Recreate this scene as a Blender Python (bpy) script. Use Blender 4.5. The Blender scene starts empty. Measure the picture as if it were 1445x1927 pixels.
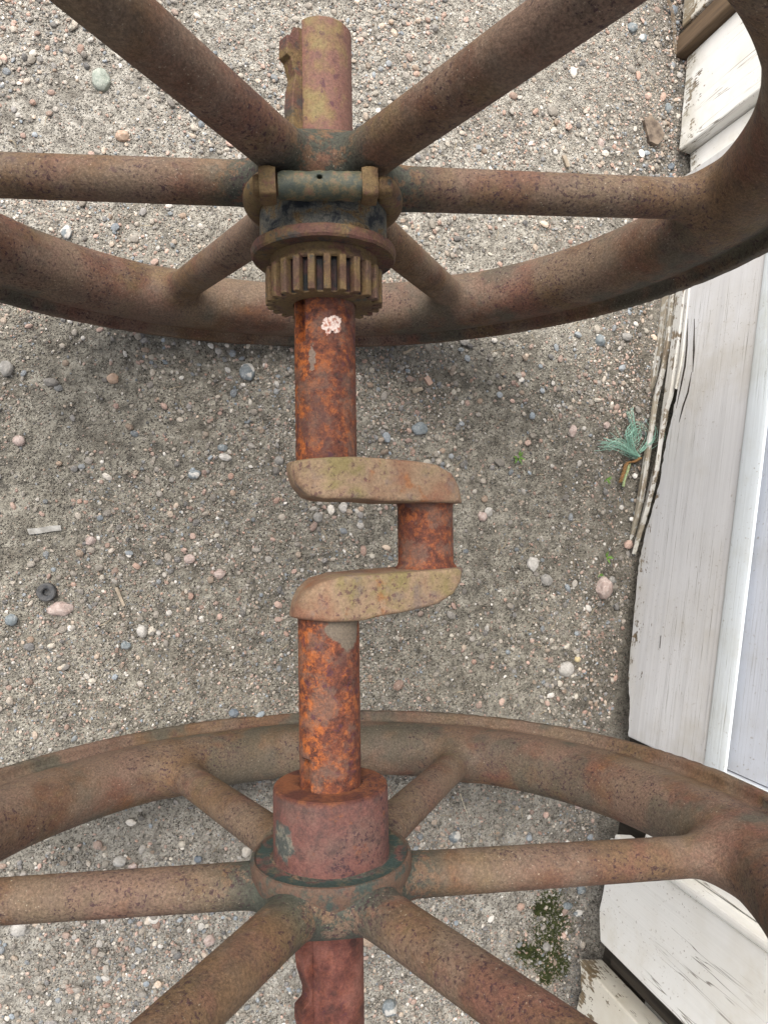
import bpy, bmesh, math
import numpy as np
from mathutils import Matrix, Vector
R_ = math.radians
sc = bpy.context.scene
C = sc.collection

# ------------------------------------------------------------------ camera, sky, sun, exposure
W0, H0, FPX = 1445, 1927, 1406.5
CAM = np.array([-.1846, .0008, 1.0]); ROT = (.0205, -.2581, -.0144)
cam = bpy.data.cameras.new('camera'); co = bpy.data.objects.new('camera', cam); C.objects.link(co)
co.location = CAM; co.rotation_euler = ROT
cam.sensor_fit = 'VERTICAL'; cam.sensor_height = 36; cam.sensor_width = 27; cam.lens = FPX/H0*36
cam.clip_start = .01; cam.clip_end = 200
cam.dof.use_dof = True; cam.dof.focus_distance = 1.12; cam.dof.aperture_fstop = 36
sc.camera = co
world = bpy.data.worlds.new('World'); sc.world = world; world.use_nodes = True
nt = world.node_tree; bg = nt.nodes['Background']
sky = nt.nodes.new('ShaderNodeTexSky'); sky.sky_type = 'NISHITA'; sky.sun_disc = False
SUN_EL, SUN_AZ = R_(58), R_(-28)      # azimuth from +Y towards +X
sky.sun_elevation = SUN_EL; sky.sun_rotation = SUN_AZ
sky.air_density = 1.0; sky.dust_density = 6.0; sky.ozone_density = .6
hs = nt.nodes.new('ShaderNodeHueSaturation'); hs.inputs['Saturation'].default_value = .45   # thin overcast
nt.links.new(sky.outputs[0], hs.inputs['Color']); nt.links.new(hs.outputs[0], bg.inputs[0])
bg.inputs[1].default_value = .118
sl = bpy.data.lights.new('sun', 'SUN'); sl.energy = 1.5; sl.angle = R_(55); sl.color = (1, .985, .955)
so = bpy.data.objects.new('sun', sl); C.objects.link(so)
sd = Vector((math.sin(SUN_AZ)*math.cos(SUN_EL), math.cos(SUN_AZ)*math.cos(SUN_EL), math.sin(SUN_EL)))
so.rotation_euler = sd.to_track_quat('Z', 'Y').to_euler(); so.location = sd*5
sc.view_settings.view_transform = 'Standard'; sc.view_settings.look = 'None'
sc.view_settings.exposure = 1.08; sc.view_settings.gamma = 1

# ------------------------------------------------------------------ measuring helpers (pixel -> place on a real surface)
def rotm(rx, ry, rz):
    return np.array(Matrix.Rotation(rz, 3, 'Z') @ Matrix.Rotation(ry, 3, 'Y') @ Matrix.Rotation(rx, 3, 'X'))
RM = rotm(*ROT)
def ray(x, y): return RM @ np.array([(x-W0/2)/FPX, -(y-H0/2)/FPX, -1.0])
def atz(x, y, z=0.0):
    d = ray(x, y); return CAM + d*(z-CAM[2])/d[2]
WD = np.array([.165, .986, 0]); WD /= np.linalg.norm(WD)       # along the wall
WN = np.array([-WD[1], WD[0], 0]); WP = np.array([.918, 0, 0])  # out of the wall
def st(x, y, w=0.0):
    r = ray(x, y); t = ((WP+WN*w-CAM) @ WN)/(r @ WN); P = CAM+r*t
    return ((P-WP) @ WD, P[2])
def wpos(s, t, w): return WP + WD*s + WN*w + np.array([0, 0, t])
rng = np.random.default_rng(11)

# ------------------------------------------------------------------ object helpers
def tag(o, label=None, cat=None, group=None, kind=None):
    for k, v in (('label', label), ('category', cat), ('group', group), ('kind', kind)):
        if v: o[k] = v
    return o
def empty(name, loc=(0, 0, 0), parent=None):
    o = bpy.data.objects.new(name, None); C.objects.link(o); o.location = loc; o.empty_display_size = .02
    if parent: o.parent = parent
    return o
def mesh_obj(name, V, F, mat, parent=None, smooth=True, loc=(0, 0, 0)):
    me = bpy.data.meshes.new(name)
    V = np.asarray(V, np.float32)
    if isinstance(F, np.ndarray):
        k = F.shape[1]
        me.vertices.add(len(V)); me.vertices.foreach_set('co', V.ravel())
        me.loops.add(F.size); me.loops.foreach_set('vertex_index', F.astype(np.int32).ravel())
        me.polygons.add(len(F)); me.polygons.foreach_set('loop_start', np.arange(0, F.size, k, dtype=np.int32))
        me.update(calc_edges=True)
    else:
        me.from_pydata([tuple(map(float, v)) for v in V], [], F)
    me.polygons.foreach_set('use_smooth', np.full(len(me.polygons), smooth))
    me.materials.append(mat); me.validate()
    o = bpy.data.objects.new(name, me); C.objects.link(o); o.location = loc
    if parent: o.parent = parent
    return o
def bevel(o, w, seg=2, ang=30):
    m = o.modifiers.new('bevel', 'BEVEL'); m.width = w; m.segments = seg; m.limit_method = 'ANGLE'; m.angle_limit = R_(ang)
    me = o.data
    me.polygons.foreach_set('use_smooth', np.full(len(me.polygons), False))
    return o

# ------------------------------------------------------------------ numpy noise
_perm = np.random.default_rng(5).random((64, 64, 64)).astype(np.float32)
def vnoise(P):
    P = np.asarray(P, float); i = np.floor(P).astype(int); f = P-i; f = f*f*(3-2*f); i %= 64; j = (i+1) % 64
    g = lambda a, b, c: _perm[a, b, c]
    x0, y0, z0 = i[..., 0], i[..., 1], i[..., 2]; x1, y1, z1 = j[..., 0], j[..., 1], j[..., 2]
    fx, fy, fz = f[..., 0], f[..., 1], f[..., 2]
    a = g(x0, y0, z0)*(1-fx)+g(x1, y0, z0)*fx; b = g(x0, y1, z0)*(1-fx)+g(x1, y1, z0)*fx
    c = g(x0, y0, z1)*(1-fx)+g(x1, y0, z1)*fx; d = g(x0, y1, z1)*(1-fx)+g(x1, y1, z1)*fx
    return (a*(1-fy)+b*fy)*(1-fz)+(c*(1-fy)+d*fy)*fz
def fbm(P, oct=4):
    s = 0; a = .5
    for k in range(oct): s = s+a*vnoise(np.asarray(P)*2**k+7.3*k); a *= .5
    return s/(1-.5**oct)

# ------------------------------------------------------------------ signed distance meshing (surface nets)
def surface_nets(f, lo, hi, h, newton=3):
    ax = [np.arange(lo[k], hi[k]+h, h) for k in range(3)]
    G = np.stack(np.meshgrid(*ax, indexing='ij'), -1); D = f(G)
    n = D.shape; S = D < 0
    cs = np.zeros((n[0]-1, n[1]-1, n[2]-1), int)
    for i in (0, 1):
        for j in (0, 1):
            for k in (0, 1): cs += S[i:n[0]-1+i, j:n[1]-1+j, k:n[2]-1+k]
    act = (cs > 0) & (cs < 8); idx = -np.ones(act.shape, int); cells = np.argwhere(act); idx[act] = np.arange(len(cells))
    acc = np.zeros((len(cells), 3)); cnt = np.zeros(len(cells)); base = np.array(lo)
    offs = [(i, j, k) for i in (0, 1) for j in (0, 1) for k in (0, 1)]
    for a in offs:
        for axs in range(3):
            if a[axs] == 1: continue
            b = list(a); b[axs] = 1
            ca = cells+a; cb = cells+b
            da = D[tuple(ca.T)]; db = D[tuple(cb.T)]; m = (da < 0) != (db < 0)
            t = np.where(m, da/(da-db+1e-20), 0)
            acc[m] += (ca+(cb-ca)*t[:, None])[m]; cnt[m] += 1
    V = base + acc/cnt[:, None]*h
    F = []
    for axs in range(3):
        u, v = [(1, 2), (2, 0), (0, 1)][axs]
        sl0 = [slice(None)]*3; sl1 = [slice(None)]*3; sl0[axs] = slice(0, -1); sl1[axs] = slice(1, None)
        for q in (u, v): sl0[q] = slice(1, -1); sl1[q] = slice(1, -1)
        A = S[tuple(sl0)]; B = S[tuple(sl1)]
        for m, flip in ((A & ~B, False), (~A & B, True)):
            e = np.argwhere(m)
            if not len(e): continue
            e[:, u] += 1; e[:, v] += 1
            du = np.zeros(3, int); du[u] = 1; dv = np.zeros(3, int); dv[v] = 1
            q = np.stack([idx[tuple((e-du-dv).T)], idx[tuple((e-dv).T)], idx[tuple(e.T)], idx[tuple((e-du).T)]], 1)
            F.append(q[:, ::-1] if flip else q)
    F = np.concatenate(F); F = F[(F >= 0).all(1)]
    eps = h*.1
    for _ in range(newton):
        d = f(V); g = np.stack([(f(V+eps*np.eye(3)[k])-f(V-eps*np.eye(3)[k]))/(2*eps) for k in range(3)], 1)
        V = V-np.clip(d, -h, h)[:, None]*g/np.maximum((g**2).sum(1), .2)[:, None]
    return V, F
def smin(a, b, k):
    h = np.clip(.5+.5*(b-a)/k, 0, 1); return b*(1-h)+a*h-k*h*(1-h)
def smax(a, b, k): return -smin(-a, -b, k)
def split_mesh(V, F, key):
    out = {}
    for k in np.unique(key):
        f = F[key == k]; u, inv = np.unique(f, return_inverse=True); out[k] = (V[u], inv.reshape(f.shape))
    return out

# ------------------------------------------------------------------ node material helper
class NM:
    def __init__(s, name, rough=.8):
        s.m = bpy.data.materials.new(name); s.m.use_nodes = True; s.t = s.m.node_tree
        s.b = s.t.nodes['Principled BSDF']; s.b.inputs['Roughness'].default_value = rough
        s.b.inputs['Specular IOR Level'].default_value = .3
        s.geo = s.t.nodes.new('ShaderNodeNewGeometry'); s.pos = s.geo.outputs['Position']
    def lk(s, a, b): s.t.links.new(a, b)
    def mp(s, scale=(1, 1, 1), loc=(0, 0, 0), rz=0, src=None):
        n = s.t.nodes.new('ShaderNodeMapping'); n.inputs['Scale'].default_value = scale; n.inputs['Location'].default_value = loc
        n.inputs['Rotation'].default_value = (0, 0, rz); s.lk(src or s.pos, n.inputs[0]); return n.outputs[0]
    def noise(s, scale, det=4, rough=.6, vec=None, dist=0):
        n = s.t.nodes.new('ShaderNodeTexNoise'); n.inputs['Scale'].default_value = scale; n.inputs['Detail'].default_value = det
        n.inputs['Roughness'].default_value = rough; n.inputs['Distortion'].default_value = dist
        s.lk(vec or s.pos, n.inputs['Vector']); return n.outputs[0]
    def vor(s, scale, feature='F1', out='Distance', vec=None, rnd=1):
        n = s.t.nodes.new('ShaderNodeTexVoronoi'); n.feature = feature; n.inputs['Scale'].default_value = scale
        n.inputs['Randomness'].default_value = rnd
        s.lk(vec or s.pos, n.inputs['Vector']); return n.outputs[out]
    def ramp(s, v, stops, interp='LINEAR'):
        n = s.t.nodes.new('ShaderNodeValToRGB'); r = n.color_ramp; r.interpolation = interp
        while len(r.elements) < len(stops): r.elements.new(.5)
        for e, (p, c) in zip(r.elements, stops):
            e.position = p; e.color = (*c, 1) if isinstance(c, tuple) else (c, c, c, 1)
        s.lk(v, n.inputs[0]); return n.outputs[0]
    def mix(s, f, a, b, mode='MIX'):
        n = s.t.nodes.new('ShaderNodeMix'); n.data_type = 'RGBA'; n.blend_type = mode
        for v, i in ((f, 0), (a, 6), (b, 7)):
            if isinstance(v, (int, float)): n.inputs[i].default_value = v if i == 0 else (v, v, v, 1)
            elif isinstance(v, tuple): n.inputs[i].default_value = (*v, 1)
            else: s.lk(v, n.inputs[i])
        return n.outputs[2]
    def math(s, op, a, b=0.0, c=None):
        n = s.t.nodes.new('ShaderNodeMath'); n.operation = op
        for v, i in ((a, 0), (b, 1)) + (((c, 2),) if c is not None else ()):
            if isinstance(v, (int, float)): n.inputs[i].default_value = v
            else: s.lk(v, n.inputs[i])
        return n.outputs[0]
    def rng(s, v, a, b, c=0.0, d=1.0):
        n = s.t.nodes.new('ShaderNodeMapRange'); n.interpolation_type = 'SMOOTHSTEP'
        for i, q in enumerate((a, b, c, d)): n.inputs[i+1].default_value = q
        s.lk(v, n.inputs[0]); return n.outputs[0]
    def xyz(s, src=None):
        n = s.t.nodes.new('ShaderNodeSeparateXYZ'); s.lk(src or s.pos, n.inputs[0]); return n.outputs
    def dist(s, p):
        n = s.t.nodes.new('ShaderNodeVectorMath'); n.operation = 'DISTANCE'; n.inputs[1].default_value = p
        s.lk(s.pos, n.inputs[0]); return n.outputs['Value']
    def bump(s, h, strength, dist=.001, prev=None):
        n = s.t.nodes.new('ShaderNodeBump'); n.inputs['Strength'].default_value = strength; n.inputs['Distance'].default_value = dist
        s.lk(h, n.inputs['Height'])
        if prev: s.lk(prev, n.inputs['Normal'])
        s.lk(n.outputs[0], s.b.inputs['Normal']); return n.outputs[0]
    def color(s, c):
        if isinstance(c, tuple): s.b.inputs['Base Color'].default_value = (*c, 1)
        else: s.lk(c, s.b.inputs['Base Color'])
        return s
    def axis_r(s):
        x = s.xyz(); return s.math('SQRT', s.math('ADD', s.math('MULTIPLY', x[0], x[0]), s.math('MULTIPLY', x[2], x[2])))

def spots(n, scale, thr_lo, thr_hi, dens_scale, d0, d1):
    """small pits and flecks whose density drifts over the surface"""
    a = n.rng(n.noise(scale, 3, .7), thr_lo, thr_hi)
    return n.math('MULTIPLY', a, n.rng(n.noise(dens_scale, 2, .5, vec=n.mp(loc=(3, 9, 1))), d0, d1))

def cast_rust():
    n = NM('weathered_cast_iron', .72)
    big = n.noise(4.5, 3, .55, dist=.3); mid = n.noise(13, 4, .6, vec=n.mp(loc=(5, 2, 8)))
    c = n.ramp(big, [(.36, (.112, .066, .034)), (.46, (.118, .072, .040)), (.55, (.108, .054, .033)), (.66, (.128, .060, .040))])
    c = n.mix(n.rng(mid, .52, .68, 0, .45), c, (.135, .058, .045))              # mauve red oxide
    c = n.mix(n.rng(n.noise(9, 4, .65, vec=n.mp(loc=(1, 7, 3))), .54, .68, 0, .55), c, (.112, .082, .036))  # olive yellow film
    c = n.mix(n.rng(n.noise(7, 4, .65, vec=n.mp(loc=(9, 1, 4))), .62, .72, 0, .7), c, (.17, .075, .030))  # fresh orange
    c = n.mix(n.rng(n.noise(30, 5, .7), .46, .70, 0, .6), c, (.052, .036, .027))
    c = n.mix(n.rng(n.noise(6, 5, .65, vec=n.mp(loc=(6, 6, 1))), .42, .58, 0, .55), c, (.150, .112, .082))
    r = n.axis_r()
    near = n.rng(r, .185, .105)
    g = n.math('MULTIPLY', near, n.rng(n.noise(20, 9, .78, vec=n.mp(loc=(4, 4, 2))), .44, .50))
    c = n.mix(n.math('MULTIPLY', g, .80), c, (.030, .044, .036))                # old dark green paint left round the hub
    far = n.math('MULTIPLY', n.rng(r, .42, .6), n.rng(n.noise(6, 4, .6, vec=n.mp(loc=(2, 6, 6))), .50, .60))
    c = n.mix(n.math('MULTIPLY', far, .75), c, (.062, .062, .046))
    c = n.mix(n.math('MULTIPLY', spots(n, 170, .55, .63, 8, .42, .56), .8), c, (.030, .013, .018))
    c = n.mix(n.math('MULTIPLY', spots(n, 90, .58, .66, 6, .48, .60), .6), c, (.045, .020, .026))
    c = n.mix(n.math('MULTIPLY', spots(n, 300, .64, .70, 7, .44, .58), .65), c, (.36, .32, .24))
    fine = n.noise(260, 4, .8)
    c = n.mix(.5, c, n.ramp(fine, [(.36, .15), (.64, .88)]), 'OVERLAY')
    n.color(c); n.lk(n.rng(mid, .3, .7, .6, .88), n.b.inputs['Roughness'])
    b = n.bump(n.noise(330, 4, .75), .8, .0018); n.bump(n.noise(70, 4, .6), .35, .003, b)
    return n.m
def shaft_rust():
    n = NM('bright_rusted_steel', .7)
    m = n.noise(85, 8, .74, dist=.25); l = n.noise(14, 4, .6, vec=n.mp(loc=(2, 2, 5)))
    c = n.ramp(n.math('ADD', n.math('MULTIPLY', m, .75), n.math('MULTIPLY', l, .25)),
               [(.37, (.030, .012, .010)), (.45, (.080, .026, .016)), (.52, (.130, .040, .020)), (.59, (.27, .080, .024)), (.66, (.21, .08, .032))])
    x = n.xyz(); y = x[1]
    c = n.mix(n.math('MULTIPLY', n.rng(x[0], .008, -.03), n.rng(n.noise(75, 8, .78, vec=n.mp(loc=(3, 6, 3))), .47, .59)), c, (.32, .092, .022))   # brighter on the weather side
    c = n.mix(n.rng(n.noise(24, 6, .7, vec=n.mp(loc=(8, 3, 3))), .48, .60, 0, .62), c, (.125, .080, .060))   # grey brown scale
    c = n.mix(n.rng(n.noise(20, 5, .7, vec=n.mp(loc=(1, 3, 9), scale=(1, .6, 1))), .54, .66, 0, .75), c, (.085, .034, .026))
    dull = n.math('MAXIMUM', n.rng(y, .38, .46), n.rng(y, -.47, -.52))
    tan = n.ramp(n.noise(18, 4, .6), [(.38, (.135, .068, .052)), (.53, (.15, .076, .058)), (.62, (.165, .108, .054)), (.7, (.18, .14, .060))])
    c = n.mix(n.math('MULTIPLY', n.rng(y, .38, .46), .92), c, tan)
    c = n.mix(n.math('MULTIPLY', n.rng(y, -.47, -.52), .8), c, n.ramp(n.noise(26, 5, .65), [(.38, (.05, .020, .018)), (.5, (.13, .044, .034)), (.64, (.21, .085, .065))]))
    c = n.mix(n.math('MULTIPLY', spots(n, 70, .58, .64, 9, .4, .55), .7), c, (.05, .018, .03))
    # grey film just under the lower web, flakes of white paint
    e = n.math('ADD', n.dist((.018, -.135, .04)), n.math('MULTIPLY', n.noise(40, 4, .6), .03))
    c = n.mix(n.rng(e, .043, .038), c, (.135, .108, .08))
    e = n.math('ADD', n.dist(tuple(atz(627, 609, .04))), n.math('MULTIPLY', n.noise(75, 3, .6), .030))
    c = n.mix(n.rng(e, .0275, .0262), c, n.ramp(n.noise(190, 3, .7), [(.42, (.36, .15, .10)), (.54, (.62, .50, .44))]))
    v2 = n.mp(scale=(1, .28, 1), loc=tuple(-np.array([1, .28, 1])*atz(587, 672, .035)))
    ln = n.t.nodes.new('ShaderNodeVectorMath'); ln.operation = 'LENGTH'; n.lk(v2, ln.inputs[0])
    e = n.math('ADD', ln.outputs['Value'], n.math('MULTIPLY', n.noise(120, 4, .7), .010))
    c = n.mix(n.rng(e, .0100, .0092, 0, .85), c, (.20, .155, .12))
    n.color(n.mix(.3, c, n.ramp(n.noise(280, 3, .75), [(.36, .12), (.64, .85)]), 'OVERLAY'))
    b = n.bump(n.noise(300, 4, .7), .7, .0015); n.bump(m, .4, .002, b)
    return n.m
def tan_rust():
    n = NM('tan_scaled_forging', .75)
    c = n.ramp(n.noise(15, 4, .6, dist=.3), [(.36, (.195, .098, .060)), (.46, (.215, .135, .083)), (.54, (.24, .165, .105)), (.66, (.19, .150, .066))])
    c = n.mix(n.rng(n.noise(28, 4, .6, vec=n.mp(loc=(6, 1, 2))), .54, .68, 0, .8), c, (.150, .112, .094))
    c = n.mix(n.rng(n.noise(22, 5, .65, vec=n.mp(loc=(3, 7, 2))), .58, .68, 0, .7), c, (.24, .095, .035))
    c = n.mix(n.math('MULTIPLY', spots(n, 110, .55, .64, 16, .40, .56), .7), c, (.085, .038, .042))
    c = n.mix(n.math('MULTIPLY', spots(n, 190, .62, .68, 12, .4, .56), .6), c, (.06, .03, .03))
    n.color(n.mix(.35, c, n.ramp(n.noise(270, 4, .78), [(.36, .15), (.64, .86)]), 'OVERLAY'))
    b = n.bump(n.noise(320, 4, .75), .75, .0016); n.bump(n.noise(60, 4, .6), .3, .003, b)
    return n.m
def gear_rust(name='greasy_ochre_iron', fl=False):
    n = NM(name, .72)
    c = n.ramp(n.noise(26, 4, .6, dist=.3), [(.35, (.085, .046, .028)), (.45, (.118, .072, .032)), (.55, (.128, .085, .036)), (.66, (.095, .055, .038))])
    c = n.mix(n.rng(n.noise(34, 4, .65, vec=n.mp(loc=(2, 8, 4))), .55, .66, 0, .75), c, (.105, .042, .036))
    c = n.mix(n.rng(n.noise(40, 4, .65, vec=n.mp(loc=(7, 2, 2))), .60, .68, 0, .8), c, (.038, .046, .042))
    if fl:
        c = n.mix(n.rng(n.noise(22, 4, .65, vec=n.mp(loc=(9, 9, 2))), .44, .56, 0, .85), c, (.095, .042, .034)); c = n.mix(n.rng(n.noise(30, 5, .7, vec=n.mp(loc=(1, 5, 2))), .52, .60, 0, .7), c, (.035, .038, .036))
    else: c = n.mix(n.math('MULTIPLY', n.rng(n.axis_r(), .0705, .0675), n.rng(n.xyz()[1], .30, .302)), c, n.ramp(n.noise(45, 4, .6), [(.42, (.010, .011, .011)), (.58, (.038, .014, .012))]))
    c = n.mix(n.math('MULTIPLY', spots(n, 180, .58, .66, 20, .42, .56), .6), c, (.04, .02, .02))
    n.color(n.mix(.35, c, n.ramp(n.noise(270, 4, .78), [(.36, .15), (.64, .86)]), 'OVERLAY'))
    b = n.bump(n.noise(320, 4, .75), .75, .0016); n.bump(n.noise(80, 4, .6), .35, .002, b)
    return n.m
def grease():
    n = NM('caked_grease_on_iron', .8)
    c = n.ramp(n.noise(34, 5, .65, dist=.5), [(.38, (.020, .023, .027)), (.45, (.075, .075, .066)), (.53, (.115, .105, .082)), (.60, (.15, .10, .045)), (.68, (.085, .038, .030))])
    c = n.mix(n.rng(n.vor(150, 'DISTANCE_TO_EDGE', vec=None), .05, .0, 0, .7), c, (.012, .013, .016))
    n.color(n.mix(.4, c, n.ramp(n.noise(420, 3, .7), [(.3, .2), (.7, .85)]), 'OVERLAY'))
    b = n.bump(n.noise(170, 5, .7), .8, .004)
    return n.m
def green_bar():
    n = NM('green_painted_iron', .6)
    c = n.ramp(n.noise(55, 7, .75), [(.40, (.040, .047, .037)), (.49, (.058, .060, .040)), (.54, (.098, .080, .042)), (.62, (.125, .070, .045))])
    n.color(n.mix(.35, c, n.ramp(n.noise(500, 2, .6), [(.3, .25), (.7, .8)]), 'OVERLAY'))
    n.bump(n.noise(300, 4, .7), .5, .001)
    return n.m
def boss_rust():
    n = NM('red_oxide_iron', .72)
    c = n.ramp(n.noise(12, 4, .6), [(.35, (.105, .044, .034)), (.5, (.125, .055, .045)), (.66, (.115, .068, .054))])
    c = n.mix(n.rng(n.noise(55, 8, .78), .44, .62, 0, .75), c, (.055, .034, .030))
    c = n.mix(n.rng(n.xyz()[1], -.353, -.347), c, n.ramp(n.noise(30, 6, .7), [(.42, (.075, .026, .018)), (.58, (.16, .058, .025))]))
    c = n.mix(n.math('MULTIPLY', spots(n, 150, .54, .62, 9, .38, .52), .8), c, (.030, .014, .020))
    c = n.mix(n.rng(n.noise(34, 4, .7, vec=n.mp(loc=(2, 2, 2))), .58, .7, 0, .8), c, (.16, .055, .024))
    e = n.math('ADD', n.dist((-.07, -.405, .035)), n.math('MULTIPLY', n.noise(45, 5, .7), .055))
    c = n.mix(n.rng(e, .052, .044), c, n.ramp(n.noise(90, 3, .6), [(.45, (.05, .055, .05)), (.6, (.15, .14, .11))]))
    ax = n.rng(n.axis_r(), .0785, .081)
    c = n.mix(n.math('MULTIPLY', ax, n.rng(n.noise(26, 4, .6), .36, .50)), c, (.030, .048, .042))
    c = n.mix(n.math('MULTIPLY', ax, n.rng(n.noise(60, 5, .75, vec=n.mp(loc=(4, 1, 1))), .50, .68, 0, .7)), c, (.12, .095, .055))
    c = n.mix(n.math('MULTIPLY', n.rng(n.axis_r(), .0995, .103), n.rng(n.noise(32, 8, .76, vec=n.mp(loc=(2, 9, 9))), .40, .52, .1, .85)), c, (.105, .060, .040))
    n.color(n.mix(.35, c, n.ramp(n.noise(270, 4, .78), [(.36, .15), (.64, .86)]), 'OVERLAY'))
    b = n.bump(n.noise(320, 4, .75), .75, .0016); n.bump(n.noise(60, 4, .6), .3, .002, b)
    return n.m
def wood_paint(name, base, peel, grain, bare=(.23, .17, .11), vertical=False, grime=.35):
    """weathered paint on timber, grain along the wall or upright"""
    n = NM(name, .55)
    al = math.atan2(WD[1], WD[0])
    v = n.t.nodes.new('ShaderNodeMapping'); v.inputs['Rotation'].default_value = (0, 0, -al); n.lk(n.pos, v.inputs[0])
    S = (55, 55, 1.6) if vertical else (1.6, 40, 55)
    g = n.mp(scale=S, src=v.outputs[0]); g2 = n.mp(scale=(S[0]*4, S[1]*4, S[2]*4), src=v.outputs[0])
    g3 = n.mp(scale=(S[0]*.28, S[1]*.28, S[2]*(.45 if vertical else 1.4)), src=v.outputs[0])
    gr = n.noise(1, 4, .6, vec=g); gf = n.noise(1, 3, .6, vec=g2); gl = n.noise(1, 4, .6, vec=g3, dist=.2)
    wear = n.noise(5, 4, .6)
    c = n.mix(n.rng(wear, .4, .65, 0, grime), base, tuple(b*k for b, k in zip(base, (.80, .76, .68))))
    c = n.mix(n.rng(gr, .45, .75, 0, grain), c, tuple(b*.8 for b in base))
    crack = n.rng(n.math('ABSOLUTE', n.math('SUBTRACT', gl, .5)), .006, .0015)
    crack = n.math('MULTIPLY', crack, n.rng(n.noise(2.5, 2, .5, vec=n.mp(loc=(3, 3, 3))), .44, .58))
    c = n.mix(n.math('MULTIPLY', crack, .75), c, (.12, .09, .06))
    z = n.xyz()[2]
    low = n.math('MULTIPLY', n.rng(z, -.50, -.66), .16)
    pk = n.math('ADD', n.math('ADD', n.math('MULTIPLY', n.noise(26, 6, .7), .7), n.math('MULTIPLY', gf, .3)), low)
    pm = n.rng(pk, peel, peel+.015)
    c = n.mix(pm, c, n.mix(n.rng(gf, .4, .6), bare, tuple(b*.5 for b in bare)))
    c = n.mix(n.math('MULTIPLY', n.rng(z, -.575, -.665), n.rng(n.noise(18, 4, .6), .36, .56, .1, .55)), c, (.42, .39, .31))
    c = n.mix(n.math('MULTIPLY', spots(n, 120, .62, .69, 6, .42, .58), .55), c, (.20, .15, .10))
    c = n.mix(n.rng(n.noise(3.5, 5, .7, vec=n.mp(loc=(6, 2, 7))), .48, .70, 0, .45), c, tuple(b*k for b, k in zip(base, (.70, .64, .52))))
    n.color(c)
    b = n.bump(gf, .35, .001); b = n.bump(n.math('SUBTRACT', gr, n.math('ADD', pm, n.math('MULTIPLY', crack, 2))), .5, .0012, b)
    return n.m
def bare_wood(name='weathered_bare_wood', a=(.17, .115, .07), b=(.07, .05, .035)):
    n = NM(name, .8)
    g = n.noise(1, 4, .6, vec=n.mp(scale=(40, 40, 3)))
    n.color(n.ramp(g, [(.35, b), (.6, a)])); n.bump(g, .5, .002); return n.m
def soil():
    n = NM('sandy_grit_soil', .92)
    x = n.xyz()
    # brownish earth plus painted shade between the wheels and along the wall, paler beyond
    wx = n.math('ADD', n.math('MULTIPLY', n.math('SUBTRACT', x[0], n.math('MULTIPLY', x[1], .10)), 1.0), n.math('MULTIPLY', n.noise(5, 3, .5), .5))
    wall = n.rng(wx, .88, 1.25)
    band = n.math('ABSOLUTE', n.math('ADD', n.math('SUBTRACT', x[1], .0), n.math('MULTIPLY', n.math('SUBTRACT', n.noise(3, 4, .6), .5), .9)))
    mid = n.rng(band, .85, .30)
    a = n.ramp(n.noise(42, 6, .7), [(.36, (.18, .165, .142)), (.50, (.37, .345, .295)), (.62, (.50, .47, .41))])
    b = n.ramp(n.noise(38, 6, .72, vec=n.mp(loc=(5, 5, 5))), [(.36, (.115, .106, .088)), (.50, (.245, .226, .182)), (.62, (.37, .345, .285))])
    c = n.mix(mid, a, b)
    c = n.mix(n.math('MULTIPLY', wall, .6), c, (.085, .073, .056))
    c = n.mix(n.rng(n.noise(9, 5, .65, vec=n.mp(loc=(8, 1, 0))), .52, .66, 0, .5), c, (.115, .100, .078))
    gcol = n.vor(240, out='Color'); gd = n.vor(240)
    grit = n.ramp(n.xyz(gcol)[0], [(.0, (.045, .042, .04)), (.3, (.13, .115, .092)), (.55, (.24, .205, .165)), (.78, (.40, .34, .275)), (.93, (.58, .53, .46)), (1, (.62, .40, .30))])
    gm = n.math('MULTIPLY', n.rng(gd, .50, .34), n.rng(n.xyz(gcol)[1], .30, .42))
    gm = n.math('MULTIPLY', gm, n.rng(n.noise(14, 4, .65, vec=n.mp(loc=(1, 4, 2))), .36, .56, .30, .95))
    c = n.mix(n.math('MULTIPLY', gm, .80), c, n.mix(.15, grit, c, 'MIX'))
    c = n.mix(n.rng(n.noise(150, 6, .78), .52, .62, 0, .82), c, (.038, .034, .027))  # near-black specks paint in the shade of crevices between the grit
    c = n.mix(n.rng(n.noise(260, 3, .7, vec=n.mp(loc=(4, 0, 2))), .62, .72, 0, .6), c, (.48, .43, .35))
    gx, gy = .33, 0
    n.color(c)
    h = n.math('ADD', n.math('MULTIPLY', n.rng(gd, .6, .1), gm), n.math('MULTIPLY', n.noise(120, 5, .7), 1.3))
    n.bump(h, 1.0, .007)
    return n.m
def pebble_mat(name='pebble_rock', mult=1.0):
    n = NM(name, .75)
    a = n.t.nodes.new('ShaderNodeAttribute'); a.attribute_name = 'col'
    c = a.outputs['Color']
    c = n.mix(n.rng(n.noise(230, 4, .7), .40, .66, 0, .45), c, n.mix(.55, c, (.12, .11, .10)))
    c = n.mix(n.rng(n.noise(420, 2, .7, vec=n.mp(loc=(3, 3, 1))), .58, .70, 0, .5), c, (.62, .57, .50))
    n.color(c); n.bump(n.noise(330, 3, .7), .5, .0012); return n.m
def stone_mat(name, c1, c2, veins=None):
    n = NM(name, .75)
    c = n.ramp(n.noise(95, 5, .7, dist=.3), [(.38, c1), (.62, c2)])
    c = n.mix(n.rng(n.noise(300, 3, .7), .60, .70, 0, .7), c, (.10, .095, .09))
    c = n.mix(n.rng(n.noise(260, 3, .7, vec=n.mp(loc=(2, 2, 2))), .60, .70, 0, .6), c, (.60, .57, .52))
    if veins: c = n.mix(n.rng(n.noise(40, 3, .5), .52, .60, 0, .85), c, veins)
    n.color(c); b = n.bump(n.noise(300, 4, .7), .5, .0012); return n.m
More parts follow.
